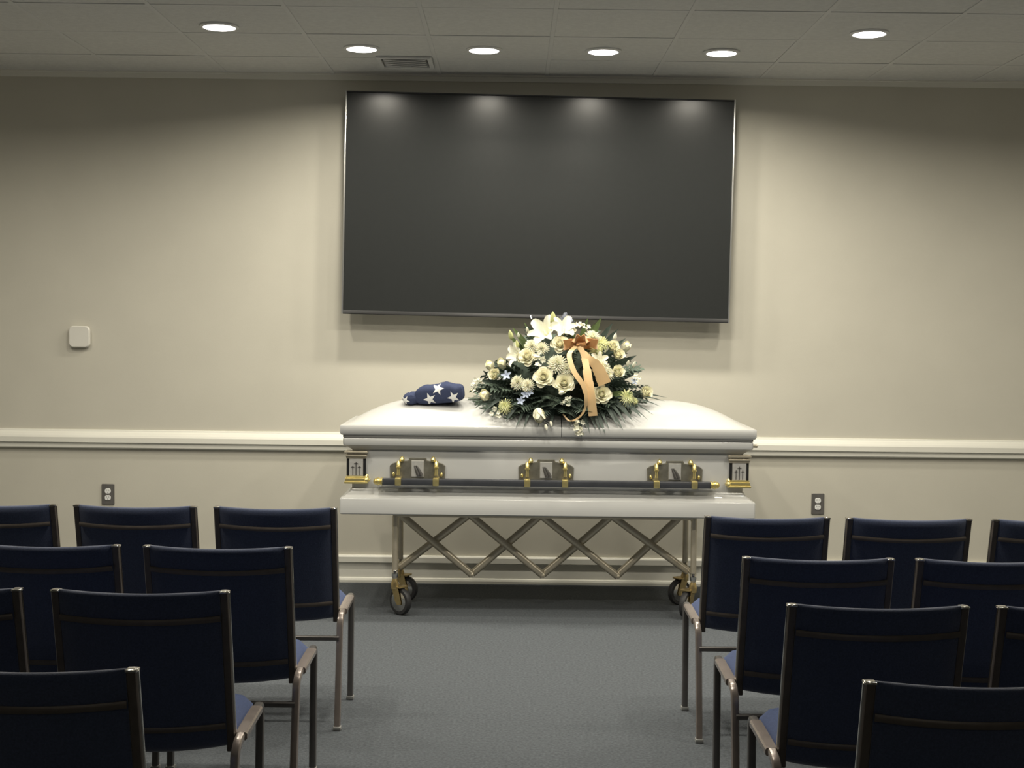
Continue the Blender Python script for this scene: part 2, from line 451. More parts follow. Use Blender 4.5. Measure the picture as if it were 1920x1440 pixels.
def lid_half(xa, xb):
    nx, ny = max(8, int((xb - xa) / .022)), 40
    xs = [xa + (xb - xa) * i / nx for i in range(nx + 1)]; ys = [LY0 + (LY1 - LY0) * j / ny for j in range(ny + 1)]
    v = [(x, y, lid_z(x, y)) for y in ys for x in xs]
    f = [(j * (nx + 1) + i, j * (nx + 1) + i + 1, (j + 1) * (nx + 1) + i + 1, (j + 1) * (nx + 1) + i) for j in range(ny) for i in range(nx)]
    per = [i for i in range(nx + 1)] + [j * (nx + 1) + nx for j in range(1, ny + 1)] + [ny * (nx + 1) + i for i in range(nx - 1, -1, -1)] + [j * (nx + 1) for j in range(ny - 1, 0, -1)]
    n0 = len(v)
    for zz, out in ((LZ - .004, .003), (LZ - .040, .003), (.943, -.004)):
        for q in per:
            x, y, _ = v[q]
            if abs(x - LX0) < 1e-6: x -= out
            if abs(x - LX1) < 1e-6: x += out
            if abs(y - LY0) < 1e-6: y -= out
            if abs(y - LY1) < 1e-6: y += out
            v.append((x, y, zz))
    m = len(per); rows = [per] + [[n0 + r * m + k for k in range(m)] for r in range(3)]
    for r in range(3):
        for k in range(m): f.append((rows[r][k], rows[r + 1][k], rows[r + 1][(k + 1) % m], rows[r][(k + 1) % m]))
    f.append(tuple(rows[3]))
    return v, f
o = cas('lid', lid_half(LX0, SEAM - .002), M['white']); o['label'] = 'longer left half of the lid'
o = cas('lid', lid_half(SEAM + .002, LX1), M['white']); o['label'] = 'right half of the lid under the flowers'
cas('seam_strip', box(SEAM - .006, SEAM + .006, LY0 + .01, LY1 - .01, .945, .985), M['pewter'])
cas('lid_key', lathe([(.007, CX1 - .018), (.009, CX1 - .006), (.009, CX1 + .012), (.006, CX1 + .014)], 12, (0, 7.13, .905), 'X'), M['brass'])
FY = CY0 + .056       # front face of the body
# handle sets
outl = [(-.141, -.045), (-.143, .022), (-.128, .034), (-.100, .042), (-.066, .046), (-.047, .050), (-.043, .062), (.043, .062), (.047, .050), (.066, .046), (.100, .042), (.128, .034), (.143, .022), (.141, -.045), (.12, -.052), (-.12, -.052)]
def hands():
    mb = MB()
    for s, k in ((-1, 0), (1, 1)):
        mb.add(*tube([(-.012 + s * .004, -.0165, .024), (-.004 + s * .006, -.0185, .010), (.004 + s * .007, -.019, -.006), (.012 + s * .008, -.018, -.026)], [.003, .006, .008, .0095], 8))
    return mb
for hx in (-.481, .181, .844):
    hz = .762
    pl = cas('handle_plate', plate(outl, -.012, 0, .005), M['old_gold']); pl.matrix_parent_inverse = Matrix.Identity(4)
    pl.location = Vector((hx, FY, hz)) - casket.location
    e = mesh_obj('emblem', *plate([(-.033, -.036), (.033, -.036), (.033, .050), (-.033, .050)], -.017, -.010, .004), M['silver'], pl)
    for s in (-1, 1):
        ar = MB()
        ar.add(*tube([(s * .097, -.012, .040), (s * .097, -.026, .040), (s * .097, -.036, .028), (s * .097, -.040, .004), (s * .097, -.040, -.024)], [.010, .011, .0105, .0075, .009], 10))
        ar.add(*lathe([(.006, -.003), (.013, .002), (.013, .008), (.006, .012)], 12, (s * .097, -.040, .012)))
        ar.add(*box(s * .097 - .016, s * .097 + .016, -.064, -.012, -.076, -.036, .005))
        ar.add(*lathe([(.003, -.010), (.011, -.006), (.014, .004), (.008, .016), (.002, .020)], 12, (s * .080, -.016, .052)))
        ar.add(*lathe([(.002, -.012), (.007, -.006), (.008, .004), (.002, .012)], 10, (s * .124, -.014, -.022)))
        ar.build('handle_arm', M['gold'], pl)
    hands().build('relief', M['engrave'], pl)
bar = cas('handle_bar', box(-.845, .845, -.019, .019, -.017, .017, .006), M['pewter']); bar.matrix_parent_inverse = Matrix.Identity(4)
bar.location = Vector((.183, FY - .040, .705)) - casket.location
for s in (-1, 1):
    mesh_obj('bar_tip', *lathe([(.015, .838), (.021, .842), (.021, .848), (.014, .852), (.020, .858), (.022, .866), (.016, .872), (.019, .878), (.010, .886), (.002, .889)], 16, axis='X') if s > 0 else lathe([(.015, -.838), (.021, -.842), (.021, -.848), (.014, -.852), (.020, -.858), (.022, -.866), (.016, -.872), (.019, -.878), (.010, -.886), (.002, -.889)], 16, axis='X'), M['gold'], bar)
# corner columns
for cx, s in ((-.797, 1), (1.175, -1)):
    y0 = FY - .022
    cc = cas('corner_column', box(-.050, .050, -.014, .050, -.050, .062, .003), M['black']); cc.matrix_parent_inverse = Matrix.Identity(4)
    cc.location = Vector((cx, FY, .762)) - casket.location
    b_ = MB()
    b_.add(*box(-.056, .056, -.030, .05, -.062, -.042, .004)).add(*box(-.060, .060, -.036, .05, -.072, -.060, .004)).add(*box(-.053, .053, -.024, .05, -.044, -.034, .003))
    b_.add(*lathe([(.003, -.014), (.015, -.008), (.017, .002), (.009, .012), (.012, .018), (.003, .028)], 14, (s * .056, -.020, -.052)))
    b_.build('column_base', M['gold'], cc)
    c_ = MB()
    c_.add(*box(-.052, .052, -.022, .05, .056, .066, .003)).add(*box(-.056, .056, -.028, .05, .066, .078, .004)).add(*box(-.060, .060, -.032, .05, .084, .096, .004)).add(*box(-.048, .048, -.018, .05, .076, .086, .002))
    c_.build('column_capital', M['brass'], cc)
    pq = mesh_obj('plaque', *plate([(-.036, -.034), (.036, -.034), (.036, .057), (-.036, .057)], -.020, -.010, .003), M['silver'], cc)
    for q, (dx, hh) in enumerate(((-.017, .028), (0, .046), (.017, .028))):
        k = MB(); w = .0016 if q != 1 else .0022
        k.add(*box(dx - w, dx + w, -.0222, -.019, -.030, -.030 + hh + .022)); zz = -.030 + hh * .72 + .022
        k.add(*box(dx - .008, dx + .008, -.0222, -.019, zz - .0016, zz + .0016)) if q != 1 else k.add(*box(dx - .010, dx + .010, -.0222, -.019, zz - .0018 + .006, zz + .0018 + .006))
        k.build('cross', M['engrave'], cc)

# ---------------------------------------------------------------- trolley under the casket
tr = tag(empty('casket_trolley', (.18, 7.33, 0)), 'folding champagne metal trolley with crossed bars and casters under the casket', 'trolley')
def trp(name, mb, m, parent=None):
    o = mb.build(name, m, parent or tr)
    if parent is None: o.matrix_parent_inverse = Matrix.Translation(tr.location).inverted()
    return o
LEGX = (-.597, .954); LEGY = (7.16, 7.50)
for x in LEGX:
    for y in LEGY:
        trp('leg_end_highlight', MB().add(*lathe([(.0158, .236), (.0172, .234), (.0172, .206), (.0150, .196), (.006, .190)], 16, (x, y, 0))), M['chrome'])  # bright end piece added to give the tube end its highlight
        trp('leg', MB().add(*tube([(x, y, .516), (x, y, .205), (x, y, .192), (x, y, .184)], [.0155, .0155, .0145, .009], 14)), M['brass'])
        ang = (0.85 if x < 0 else -0.55) if y < 7.3 else (1.15 if x < 0 else -1.0)
        cst = trp('caster', MB().add(*lathe([(.010, .13), (.020, .135), (.022, .160), (.016, .178), (.012, .190)], 14, (x, y, 0))), M['caster_gold'])
        off = Vector((.030 if x < 0 else -.030, 0, 0))
        R = Matrix.Translation((x + off.x, y, 0)) @ Matrix.Rotation(ang, 4, 'Z')
        w = MB().add(*lathe([(.050, -.016), (.066, -.0155), (.070, -.010), (.0705, 0), (.070, .010), (.066, .0155), (.050, .016)], 28, (0, 0, .071), 'X')).xf(R)
        w.build('wheel', M['rubber'], cst).matrix_parent_inverse = Matrix.Identity(4)
        hb = MB().add(*lathe([(.006, -.022), (.018, -.0215), (.048, -.0175), (.051, -.0165), (.051, .0165), (.048, .0175), (.018, .0215), (.006, .022)], 24, (0, 0, .071), 'X')).xf(R)
        hb.build('hub', M['chrome'], cst)
        fk = MB()
        for sd in (-1, 1):
            fk.add(*plate([(-.020, .071 + .0), (-.012, .056), (.012, .056), (.020, .071), (.022, .15), (-.022, .15)], -.0025, .0025, .001))
            n = 18
            for q in range(len(fk.v) - n, len(fk.v)):
                p = fk.v[q]; fk.v[q] = Vector((p.y + sd * .026, p.x - (.150 - p.z) * .35 + .02, p.z))
        fk.add(*box(-.029, .029, -.024, .030, .142, .152, .003)).xf(R)
        fk.build('fork', M['caster_gold'], cst)
        for q in cst.children: q.matrix_parent_inverse = Matrix.Identity(4)
        for q in cst.children:
            q.location = (0, 0, 0)
for y in LEGY:
    trp('top_rail', MB().add(*box(LEGX[0] - .012, LEGX[1] + .012, y - .012, y + .012, .514, .534, .003)), M['brass'])
for x in LEGX:
    trp('cross_rail', MB().add(*box(x - .012, x + .012, LEGY[0] + .012, LEGY[1] - .012, .500, .522, .003)), M['brass'])
    trp('cross_rail', MB().add(*tube([(x, LEGY[0], .220), (x, LEGY[1], .220)], .010, 10)), M['brass'])
TZ, BZ = .506, .186
Tn = [(-.578, TZ - .006), (-.214, TZ), (.164, TZ), (.541, TZ), (.905, TZ)]
Bn = [(-.590, .214), (-.200, BZ), (.177, BZ), (.574, BZ), (.948, .216)]
for k in range(4):
    (x0, z0), (x1, z1) = Tn[k], Bn[k + 1]
    trp('scissor_bar', MB().add(*tube([(x0, 7.312, z0), (x1, 7.312, z1)], .0205, 12, sx=.95, sy=.95, up=Vector((0, 1, 0)), sq=.2)), M['brass'])
    (x0, z0), (x1, z1) = Bn[k], Tn[k + 1]
    trp('scissor_bar', MB().add(*tube([(x0, 7.346, z0), (x1, 7.346, z1)], .0205, 12, sx=.95, sy=.95, up=Vector((0, 1, 0)), sq=.2)), M['brass'])
for k in range(1, 4):
    for (x, z) in (Tn[k], Bn[k]):
        trp('pivot_pin', MB().add(*lathe([(.004, 7.290), (.010, 7.294), (.010, 7.364), (.004, 7.368)], 10, (x, 0, z), 'Y')), M['brass'])

# ---------------------------------------------------------------- folded flag
def flag_mesh(L, D, Tk, lobe=False):
    """puffy folded triangle: long edge at -y"""
    nu, nv = 36, 18; v = []; f = []
    tri = [Vector((-L / 2, -D * .36, 0)), Vector((L / 2, -D * .36, 0)), Vector((0.03, D * .64, 0))]
    cen = Vector((0, 0, 0))
    def edge(a):
        d = Vector((math.cos(a), math.sin(a), 0)); best = 9
        for p, q in ((0, 1), (1, 2), (2, 0)):
            A, B = tri[p], tri[q]; e = B - A; den = d.x * e.y - d.y * e.x
            if abs(den) < 1e-9: continue
            t = (A.x * e.y - A.y * e.x) / den
            if t > 0: best = min(best, t)
        return best
    rad = []
    for k in range(nu):
        rr = 0; ws = 0
        for q in range(-2, 3):
            w = 1 / (1 + abs(q)); rr += edge(2 * PI * (k + q * .6) / nu) * w; ws += w
        rad.append(rr / ws)
    for j in range(nv + 1):
        ph = -PI / 2 + PI * j / nv
        cr = abs(math.cos(ph)) ** .45; sz = math.copysign(abs(math.sin(ph)) ** .62, math.sin(ph))
        for k in range(nu):
            a = 2 * PI * k / nu
            x, y = math.cos(a) * rad[k] * cr, math.sin(a) * rad[k] * cr
            fold = .004 * math.sin(9 * x / L * 2 + 3 * y / D) + .003 * math.sin(k * 2.1) * cr
            v.append((x, y, Tk / 2 + sz * Tk / 2 + (fold if sz > 0 else 0)))
    for j in range(nv):
        for k in range(nu): f.append((j * nu + k, j * nu + (k + 1) % nu, (j + 1) * nu + (k + 1) % nu, (j + 1) * nu + k))
    return v, f
FLX, FLY = -.395, 7.30
flag = tag(empty('folded_flag', (FLX, FLY, lid_z(FLX, FLY) - .004)), 'navy flag with white stars folded in a triangle on the casket lid', 'flag')
flag.rotation_euler = Euler((math.radians(3), math.radians(-6), math.radians(-9)), 'XYZ')
fm = MB().add(*flag_mesh(.31, .22, .102)); fm.v = [p + Vector((.028, 0, 0)) for p in fm.v]
fo = fm.build('folded_cloth', M['flag'], flag)
lb = MB()
prof = [(.004, -.052), (.022, -.047), (.034, -.030), (.038, 0), (.036, .03), (.024, .058), (.004, .07)]
lb.add(*lathe(prof, 20, axis='Y')); lb.v = [Vector((p.x * 1.35 - .122, p.y - .030, p.z * .92 + .040)) for p in lb.v]
lobe = lb.build('rolled_corner', M['flag'], flag)
bv = BVHTree.FromPolygons([tuple(p) for p in fm.v + lb.v], fm.f + [tuple(i + len(fm.v) for i in q) for q in lb.f])
def star(cx, cz, r, rot, direction=Vector((0, 1, 0)), top=False, clip=None):
    out = []
    for k in range(10):
        a = rot + PI / 2 + k * PI / 5; rr = r if k % 2 == 0 else r * .40
        out.append((rr * math.cos(a), rr * math.sin(a)))
    v2 = [(0, 0)]; f2 = []
    n = 5
    idx = {}
    def vid(x, y):
        key = (round(x, 6), round(y, 6))
        if key not in idx: idx[key] = len(vv); vv.append((x, y))
        return idx[key]
    vv = []
    for k in range(10):
        A, B = out[k], out[(k + 1) % 10]
        for i in range(n):
            for j in range(n - i):
                def P(i, j): return vid((A[0] * i + B[0] * j) / n, (A[1] * i + B[1] * j) / n)
                f2.append((P(i, j), P(i + 1, j), P(i, j + 1)))
                if i + j < n - 1: f2.append((P(i + 1, j), P(i + 1, j + 1), P(i, j + 1)))
    v3 = []
    for x, y in vv:
        o = Vector((cx + x, cz + y, .4)) if top else Vector((cx + x, -.5, cz + y))
        d = Vector((0, 0, -1)) if top else Vector((0, 1, 0))
        hit = bv.ray_cast(o, d)
        v3.append(hit[0] + hit[1] * .0012 * (1 if hit[1].dot(d) < 0 else -1) if hit[0] else None)
    f3 = [q for q in f2 if all(v3[i] is not None for i in q)]
    v3 = [p if p is not None else Vector((0, 0, 0)) for p in v3]
    used = sorted({i for q in f3 for i in q}); mp = {u: i for i, u in enumerate(used)}
    if not f3: return
    mesh_obj('star', [v3[u] for u in used], [tuple(mp[i] for i in q) for q in f3], M['star'], flag)
star(-.018, .030, .036, .28); star(.108, .030, .034, .35); star(.030, .080, .034, -.3)
star(-.115, .095, .030, .1); star(-.150, .034, .026, .7)

# ---------------------------------------------------------------- flower spray
SC = Vector((.268, 7.41, 1.09))
spray = tag(empty('flower_spray', SC), 'white rose and lily spray with peach ribbon on the casket lid', 'flowers')
PINV = Matrix.Translation(SC).inverted()
def sp(name, v, f, m, **k):
    o = mesh_obj(name, v, f, m, spray, **k); o.matrix_parent_inverse = PINV; return o
RAD = Vector((.45, .34, .455))
def core():
    v, f = [], []; nu, nv = 40, 14
    for j in range(nv + 1):
        ph = PI / 2 * j / nv
        for k in range(nu):
            a = 2 * PI * k / nu
            d = Vector((math.cos(a) * math.cos(ph) * RAD.x * .78, math.sin(a) * math.cos(ph) * RAD.y * .74, math.sin(ph) * RAD.z * .74))
            d *= 1 + .05 * math.sin(5 * a + 3 * ph) + .04 * math.sin(11 * a - 5 * ph)
            p = SC + d
            if j == 0: p.z = lid_z(p.x, p.y) + .003
            p.z = max(p.z, lid_z(p.x, p.y) + .003)
            v.append(p)
    for j in range(nv):
        for k in range(nu): f.append((j * nu + k, j * nu + (k + 1) % nu, (j + 1) * nu + (k + 1) % nu, (j + 1) * nu + k))
    return v, f
sp('moss_base', *core(), M['foam'])

def on_lid(p, lift=.004):
    """keep a point above the lid (and in front of the casket where it hangs over)"""
    if LX0 < p.x < LX1 and LY0 - .012 < p.y < LY1:
        p.z = max(p.z, lid_z(p.x, max(p.y, LY0)) + lift)
    return p
def frond(base, d, L, wid, droop, n=15, twist=0.0):
    """fern frond as leaflet pairs on a drooping midrib"""
    d = d.normalized(); side = d.cross(Vector((0, 0, 1)))
    if side.length < .1: side = Vector((1, 0, 0))
    side.normalize(); up = side.cross(d)
    side = side * math.cos(twist) + up * math.sin(twist); up = side.cross(d)
    def at(t): return base + d * (L * t) + Vector((0, 0, -1)) * (droop * L * t * t)
    v, f = [], []
    for k in range(n):
        t = .18 + .82 * k / n
        p = at(t); tn = (at(t + .02) - at(t)).normalized()
        w = wid * math.sin(PI * (.16 + .84 * (1 - t)) ** .8) * (1.05 - .1 * random.random()) + .004
        for s in (-1, 1):
            tip = p + side * (s * w) + tn * (w * .55) - up * (w * .12)
            mid = p + side * (s * w * .5) + tn * (w * .27) + up * .003
            hw = L * .42 / n
            a, b = mid - tn * hw, mid + tn * hw
            i = len(v)
            v += [on_lid(q) for q in (p - tn * hw * .3, a, tip, b, p + tn * hw * .3)]
            f.append((i, i + 1, i + 2, i + 3, i + 4))
    i = len(v); v2, f2 = tube([at(q / 6) for q in range(7)], [.0022] * 5 + [.0015, .0008], 4)
    v += [on_lid(q) for q in v2]; f += [tuple(q + i for q in r) for r in f2]
    return v, f
def blade(pts, w, fold=.25):
    pts = [Vector(p) for p in pts]; v, f = [], []; m = len(pts)
    for i, p in enumerate(pts):
        t = (pts[min(i + 1, m - 1)] - pts[max(i - 1, 0)]).normalized()
        s = t.cross(Vector((.15, -1, .25))).normalized(); u = s.cross(t)
        q = i / (m - 1); ww = w * (math.sin(PI * min(1, .18 + .82 * q)) ** .8 + .02)
        for e in (-1, 0, 1): v.append(on_lid(p + s * (e * ww) + u * (abs(e) * ww * fold), .003))
    for i in range(m - 1):
        for e in (0, 1): f.append((i * 3 + e, i * 3 + e + 1, i * 3 + 4 + e, i * 3 + 3 + e))
    return v, f
rnd = random.Random(11)
nf = 0
for k in range(96):
    # spread over the dome, mostly low and to the front
    az = rnd.uniform(0, 2 * PI) if k % 3 == 0 else rnd.uniform(PI * 1.0, PI * 2.0)
    el = math.radians(rnd.uniform(-4, 68)) if k % 2 else math.radians(rnd.uniform(2, 30))
    d = Vector((math.cos(az) * math.cos(el) * RAD.x, math.sin(az) * math.cos(el) * RAD.y, math.sin(el) * RAD.z))
    L = d.length * (rnd.uniform(.86, 1.02) if el < .35 else rnd.uniform(.82, 1.0))
    if math.sin(az) < -.75 and el < .2: L *= .95
    base = SC + Vector((d.x * .12, d.y * .12, .02 + .03 * math.sin(el)))
    sp('fern_frond', *frond(base, d, L, rnd.uniform(.035, .060), rnd.uniform(.05, .28) * math.cos(el), 15, rnd.uniform(-.7, .7)), M['fern'] if k % 4 else M['leaf'])
for k in range(40):   # low fronds hanging over the front and the two ends
    az = PI * (1.06 + .88 * (k + .5) / 40); el = math.radians(-6 + 14 * ((k * 7) % 5) / 5)
    d = Vector((math.cos(az) * RAD.x * .86, math.sin(az) * RAD.y, math.sin(el) * RAD.z))
    base = SC + Vector((d.x * .25, d.y * .30, .05))
    sp('fern_frond', *frond(base, d, d.length * rnd.uniform(.74, .84), rnd.uniform(.045, .065), .14, 14, rnd.uniform(-.4, .4)), M['fern'] if k % 3 else M['leaf'])
def lerp_path(a, b, sag, n=6):
    a, b = Vector(a), Vector(b)
    return [a.lerp(b, q / n) + Vector((0, 0, sag * math.sin(PI * q / n))) for q in range(n + 1)]
# pointed leaves along the front and the right end  (tip x, y, z)
TIPS = [(.62, 7.065, 1.03), (.545, 7.06, 1.00), (.50, 7.06, .985), (.455, 7.06, .972), (.43, 7.055, .985), (.385, 7.06, .99), (.345, 7.058, .975), (.30, 7.06, 1.0),
        (.665, 7.10, 1.05), (.585, 7.06, 1.015), (.20, 7.06, .99), (.135, 7.07, .995), (.06, 7.06, .985), (.02, 7.06, .985), (-.03, 7.075, 1.02), (-.10, 7.09, 1.04), (-.16, 7.12, 1.05), (-.19, 7.2, 1.08),
        (.40, 7.06, .965), (.36, 7.056, .94), (.48, 7.06, .962), (.57, 7.065, .985)]
for i, tp in enumerate(TIPS):
    b = SC + Vector(((tp[0] - SC.x) * .55, -.18, .06))
    sp('pointed_leaf', *blade(lerp_path(b, tp, .03), rnd.uniform(.009, .017)), M['leaf'])
for i, tp in enumerate([(.80, 7.22, 1.125), (.775, 7.18, 1.10), (.73, 7.12, 1.06), (.70, 7.09, 1.035), (.82, 7.3, 1.14)]):
    sp('grass_blade', *blade(lerp_path(SC + Vector((.25, -.12, .05)), tp, .02), .005), M['leaf'])
# lighter sprigs at the top and the left shoulder
for tp, m_ in (((.06, 7.36, 1.53), 'leaf_light'), ((.00, 7.34, 1.50), 'leaf_light'), ((-.02, 7.36, 1.46), 'leaf_light'), ((.03, 7.33, 1.45), 'leaf_light'), ((.33, 7.36, 1.55), 'leaf_light'), ((.40, 7.36, 1.56), 'leaf_light'), ((.47, 7.36, 1.56), 'leaf_light'), ((.53, 7.36, 1.53), 'leaf'), ((.43, 7.3, 1.53), 'leaf_light'), ((.56, 7.36, 1.50), 'leaf'), ((.60, 7.36, 1.45), 'leaf'), ((.66, 7.36, 1.36), 'leaf'), ((.69, 7.34, 1.28), 'leaf'), ((.62, 7.1, 1.17), 'leaf_light'), ((.16, 7.34, 1.52), 'leaf'), ((-.18, 7.3, 1.22), 'leaf'), ((-.21, 7.3, 1.17), 'leaf'), ((-.13, 7.3, 1.32), 'leaf')):
    b = SC + (Vector(tp) - SC) * .55
    sp('leaf', *blade(lerp_path(b, tp, .012, 5), rnd.uniform(.012, .020)), M[m_])

# flower shapes, unit radius, facing +z
def petal(th, r0, z0, L, wid, open_, curl, n=4, m=4, cup=.25):
    v, f = [], []
    R = Vector((math.cos(th), math.sin(th), 0)); T = Vector((-math.sin(th), math.cos(th), 0)); Z = Vector((0, 0, 1))
    pos = R * r0 + Z * z0; ang = open_
    rows = []
    for i in range(n + 1):
        q = i / n; rows.append((pos.copy(), ang))
        pos = pos + (R * math.sin(ang) + Z * math.cos(ang)) * (L / n); ang += curl / n * (1 if q < .6 else 2.2)
    for i, (p, an) in enumerate(rows):
        q = i / n; w = wid * (math.sin(PI * (.20 + .62 * q)) ** .8)
        nrm = R * -math.cos(an) + Z * math.sin(an)
        for j in range(m + 1):
            u = -1 + 2 * j / m
            v.append(p + T * (u * w) + nrm * (cup * w * u * u) - (R * math.sin(an) + Z * math.cos(an)) * (.16 * L * u * u * q))
    for i in range(n):
        for j in range(m): f.append((i * (m + 1) + j, i * (m + 1) + j + 1, (i + 1) * (m + 1) + j + 1, (i + 1) * (m + 1) + j))
    return v, f
def rose(seed, openness=1.0):
    r = random.Random(seed); mb = MB()
    mb.add(*lathe([(.05, -.35), (.30, -.2), (.30, .1), (.18, .30), (.05, .36)], 12))
    for lay, (n, r0, z0, L, w, op, cu) in enumerate(((3, .09, -.02, .62, .22, .06, -.30), (4, .17, -.06, .68, .30, .14, -.12), (5, .22, -.12, .70, .38, .26, .10), (5, .28, -.22, .74, .44, .42, .35), (6, .30, -.30, .84, .54, .66, .72), (5, .24, -.38, .96, .54, .92, .85))):
        if lay == 5 and openness < .6: continue
        for k in range(n):
            mb.add(*petal(2 * PI * (k + .5 * (lay % 2)) / n + r.uniform(-.2, .2), r0, z0, L * r.uniform(.92, 1.06), w * r.uniform(.9, 1.08), op * openness + r.uniform(-.06, .06), cu * openness, cup=.30))
    return mb
def mum(seed, n=80, spiky=0.0):
    r = random.Random(seed); mb = MB()
    for k in range(n):
        q = (k + .5) / n; po = math.acos(1 - q * 1.25); az = k * 2.39996
        L = (.62 + .38 * q) * r.uniform(.88, 1.1); w = .085 - .03 * spiky
        mb.add(*petal(az, .04, -.1 + .1 * (1 - q), L, w, po * .82, .5 + .5 * spiky - .5 * (1 - q), n=3, m=2, cup=.5))
    mb.add(*lathe([(.05, -.3), (.35, -.2), (.38, 0), (.2, .15), (.03, .2)], 10))
    return mb
def lily(seed, op=1.0):
    r = random.Random(seed); mb = MB()
    for k in range(6):
        mb.add(*petal(2 * PI * k / 6 + r.uniform(-.1, .1), .06, -.35 + .04 * (k % 2), 1.25, .34 if k % 2 else .27, (.45 + .1 * (k % 2)) * op, 1.0 * op, n=6, m=4, cup=.22))
    mb.add(*lathe([(.03, -.6), (.12, -.35), (.07, -.2), (.02, .25)], 8))
    return mb
def budm(): return MB().add(*lathe([(.05, -.55), (.22, -.45), (.34, -.15), (.36, .15), (.26, .55), (.12, .85), (.02, 1.0)], 10))
def tulipbud(seed):
    r = random.Random(seed); mb = MB().add(*lathe([(.05, -.6), (.30, -.45), (.42, -.1), (.36, .3), (.15, .55)], 12))
    for k in range(5): mb.add(*petal(2 * PI * k / 5 + r.uniform(-.2, .2), .16, -.55, 1.15 * r.uniform(.92, 1.08), .46, .50, -.62, n=5, m=4, cup=.34))
    return mb
def cluster(seed, n=11):
    r = random.Random(seed); mb = MB()
    for k in range(n):
        c = Vector((r.uniform(-.75, .75), r.uniform(-.75, .75), r.uniform(-.2, .35))); rot = Euler((r.uniform(-.6, .6), r.uniform(-.6, .6), r.uniform(0, 6)))
        m = MB()
        for q in range(5): m.add(*petal(2 * PI * q / 5, .03, 0, .36, .14, 1.0, .5, n=2, m=2))
        m.xf(Matrix.Translation(c) @ rot.to_matrix().to_4x4()); mb.add(m.v, m.f)
    return mb
def floret(seed):
    mb = MB()
    for q in range(5): mb.add(*petal(2 * PI * q / 5, .05, 0, 1.0, .26, 1.1, .5, n=3, m=2))
    return mb
def base_mesh(mb, name, m):
    o = mb.build(name, m); me = o.data; bpy.data.objects.remove(o); return me
ME = {
    'rose': [base_mesh(rose(i, 1.0), 'rose', M['petal']) for i in (1, 2, 3)],
    'half_rose': [base_mesh(rose(i, .55), 'rose', M['petal']) for i in (4, 5)],
    'rose_bud': [base_mesh(tulipbud(i), 'rose_bud', M['petal']) for i in (1, 2)],
    'carnation': [base_mesh(mum(i, 90), 'carnation', M['petal2']) for i in (1, 2)],
    'chrysanthemum': [base_mesh(mum(i, 64, 1.0), 'chrysanthemum', M['petal_y']) for i in (3, 4)],
    'lily': [base_mesh(lily(i, 1.0), 'lily', M['petal2']) for i in (1, 2)],
    'lily_bud': [base_mesh(budm(), 'lily_bud', M['bud'])],
    'white_bud': [base_mesh(budm(), 'white_bud', M['petal2'])],
    'white_floret': [base_mesh(cluster(i), 'white_floret', M['petal2']) for i in (1, 2)],
    'blue_floret': [base_mesh(floret(1), 'blue_floret', M['pale_blue'])],
}
NAME = {'half_rose': 'rose'}
def flower(kind, x, y, z, r, d, spin=None, i=0):
    me = ME[kind][i % len(ME[kind])]
    o = bpy.data.objects.new(NAME.get(kind, kind), me); COL.objects.link(o)
    q = Vector(d).normalized().to_track_quat('Z', 'Y').to_matrix().to_4x4()
    o.parent = spray
    o.matrix_basis = Matrix.Translation(Vector((x, y, z)) - SC) @ q @ Matrix.Rotation(spin if spin is not None else rnd.uniform(0, 6), 4, 'Z') @ Matrix.Scale(r, 4)
    return o
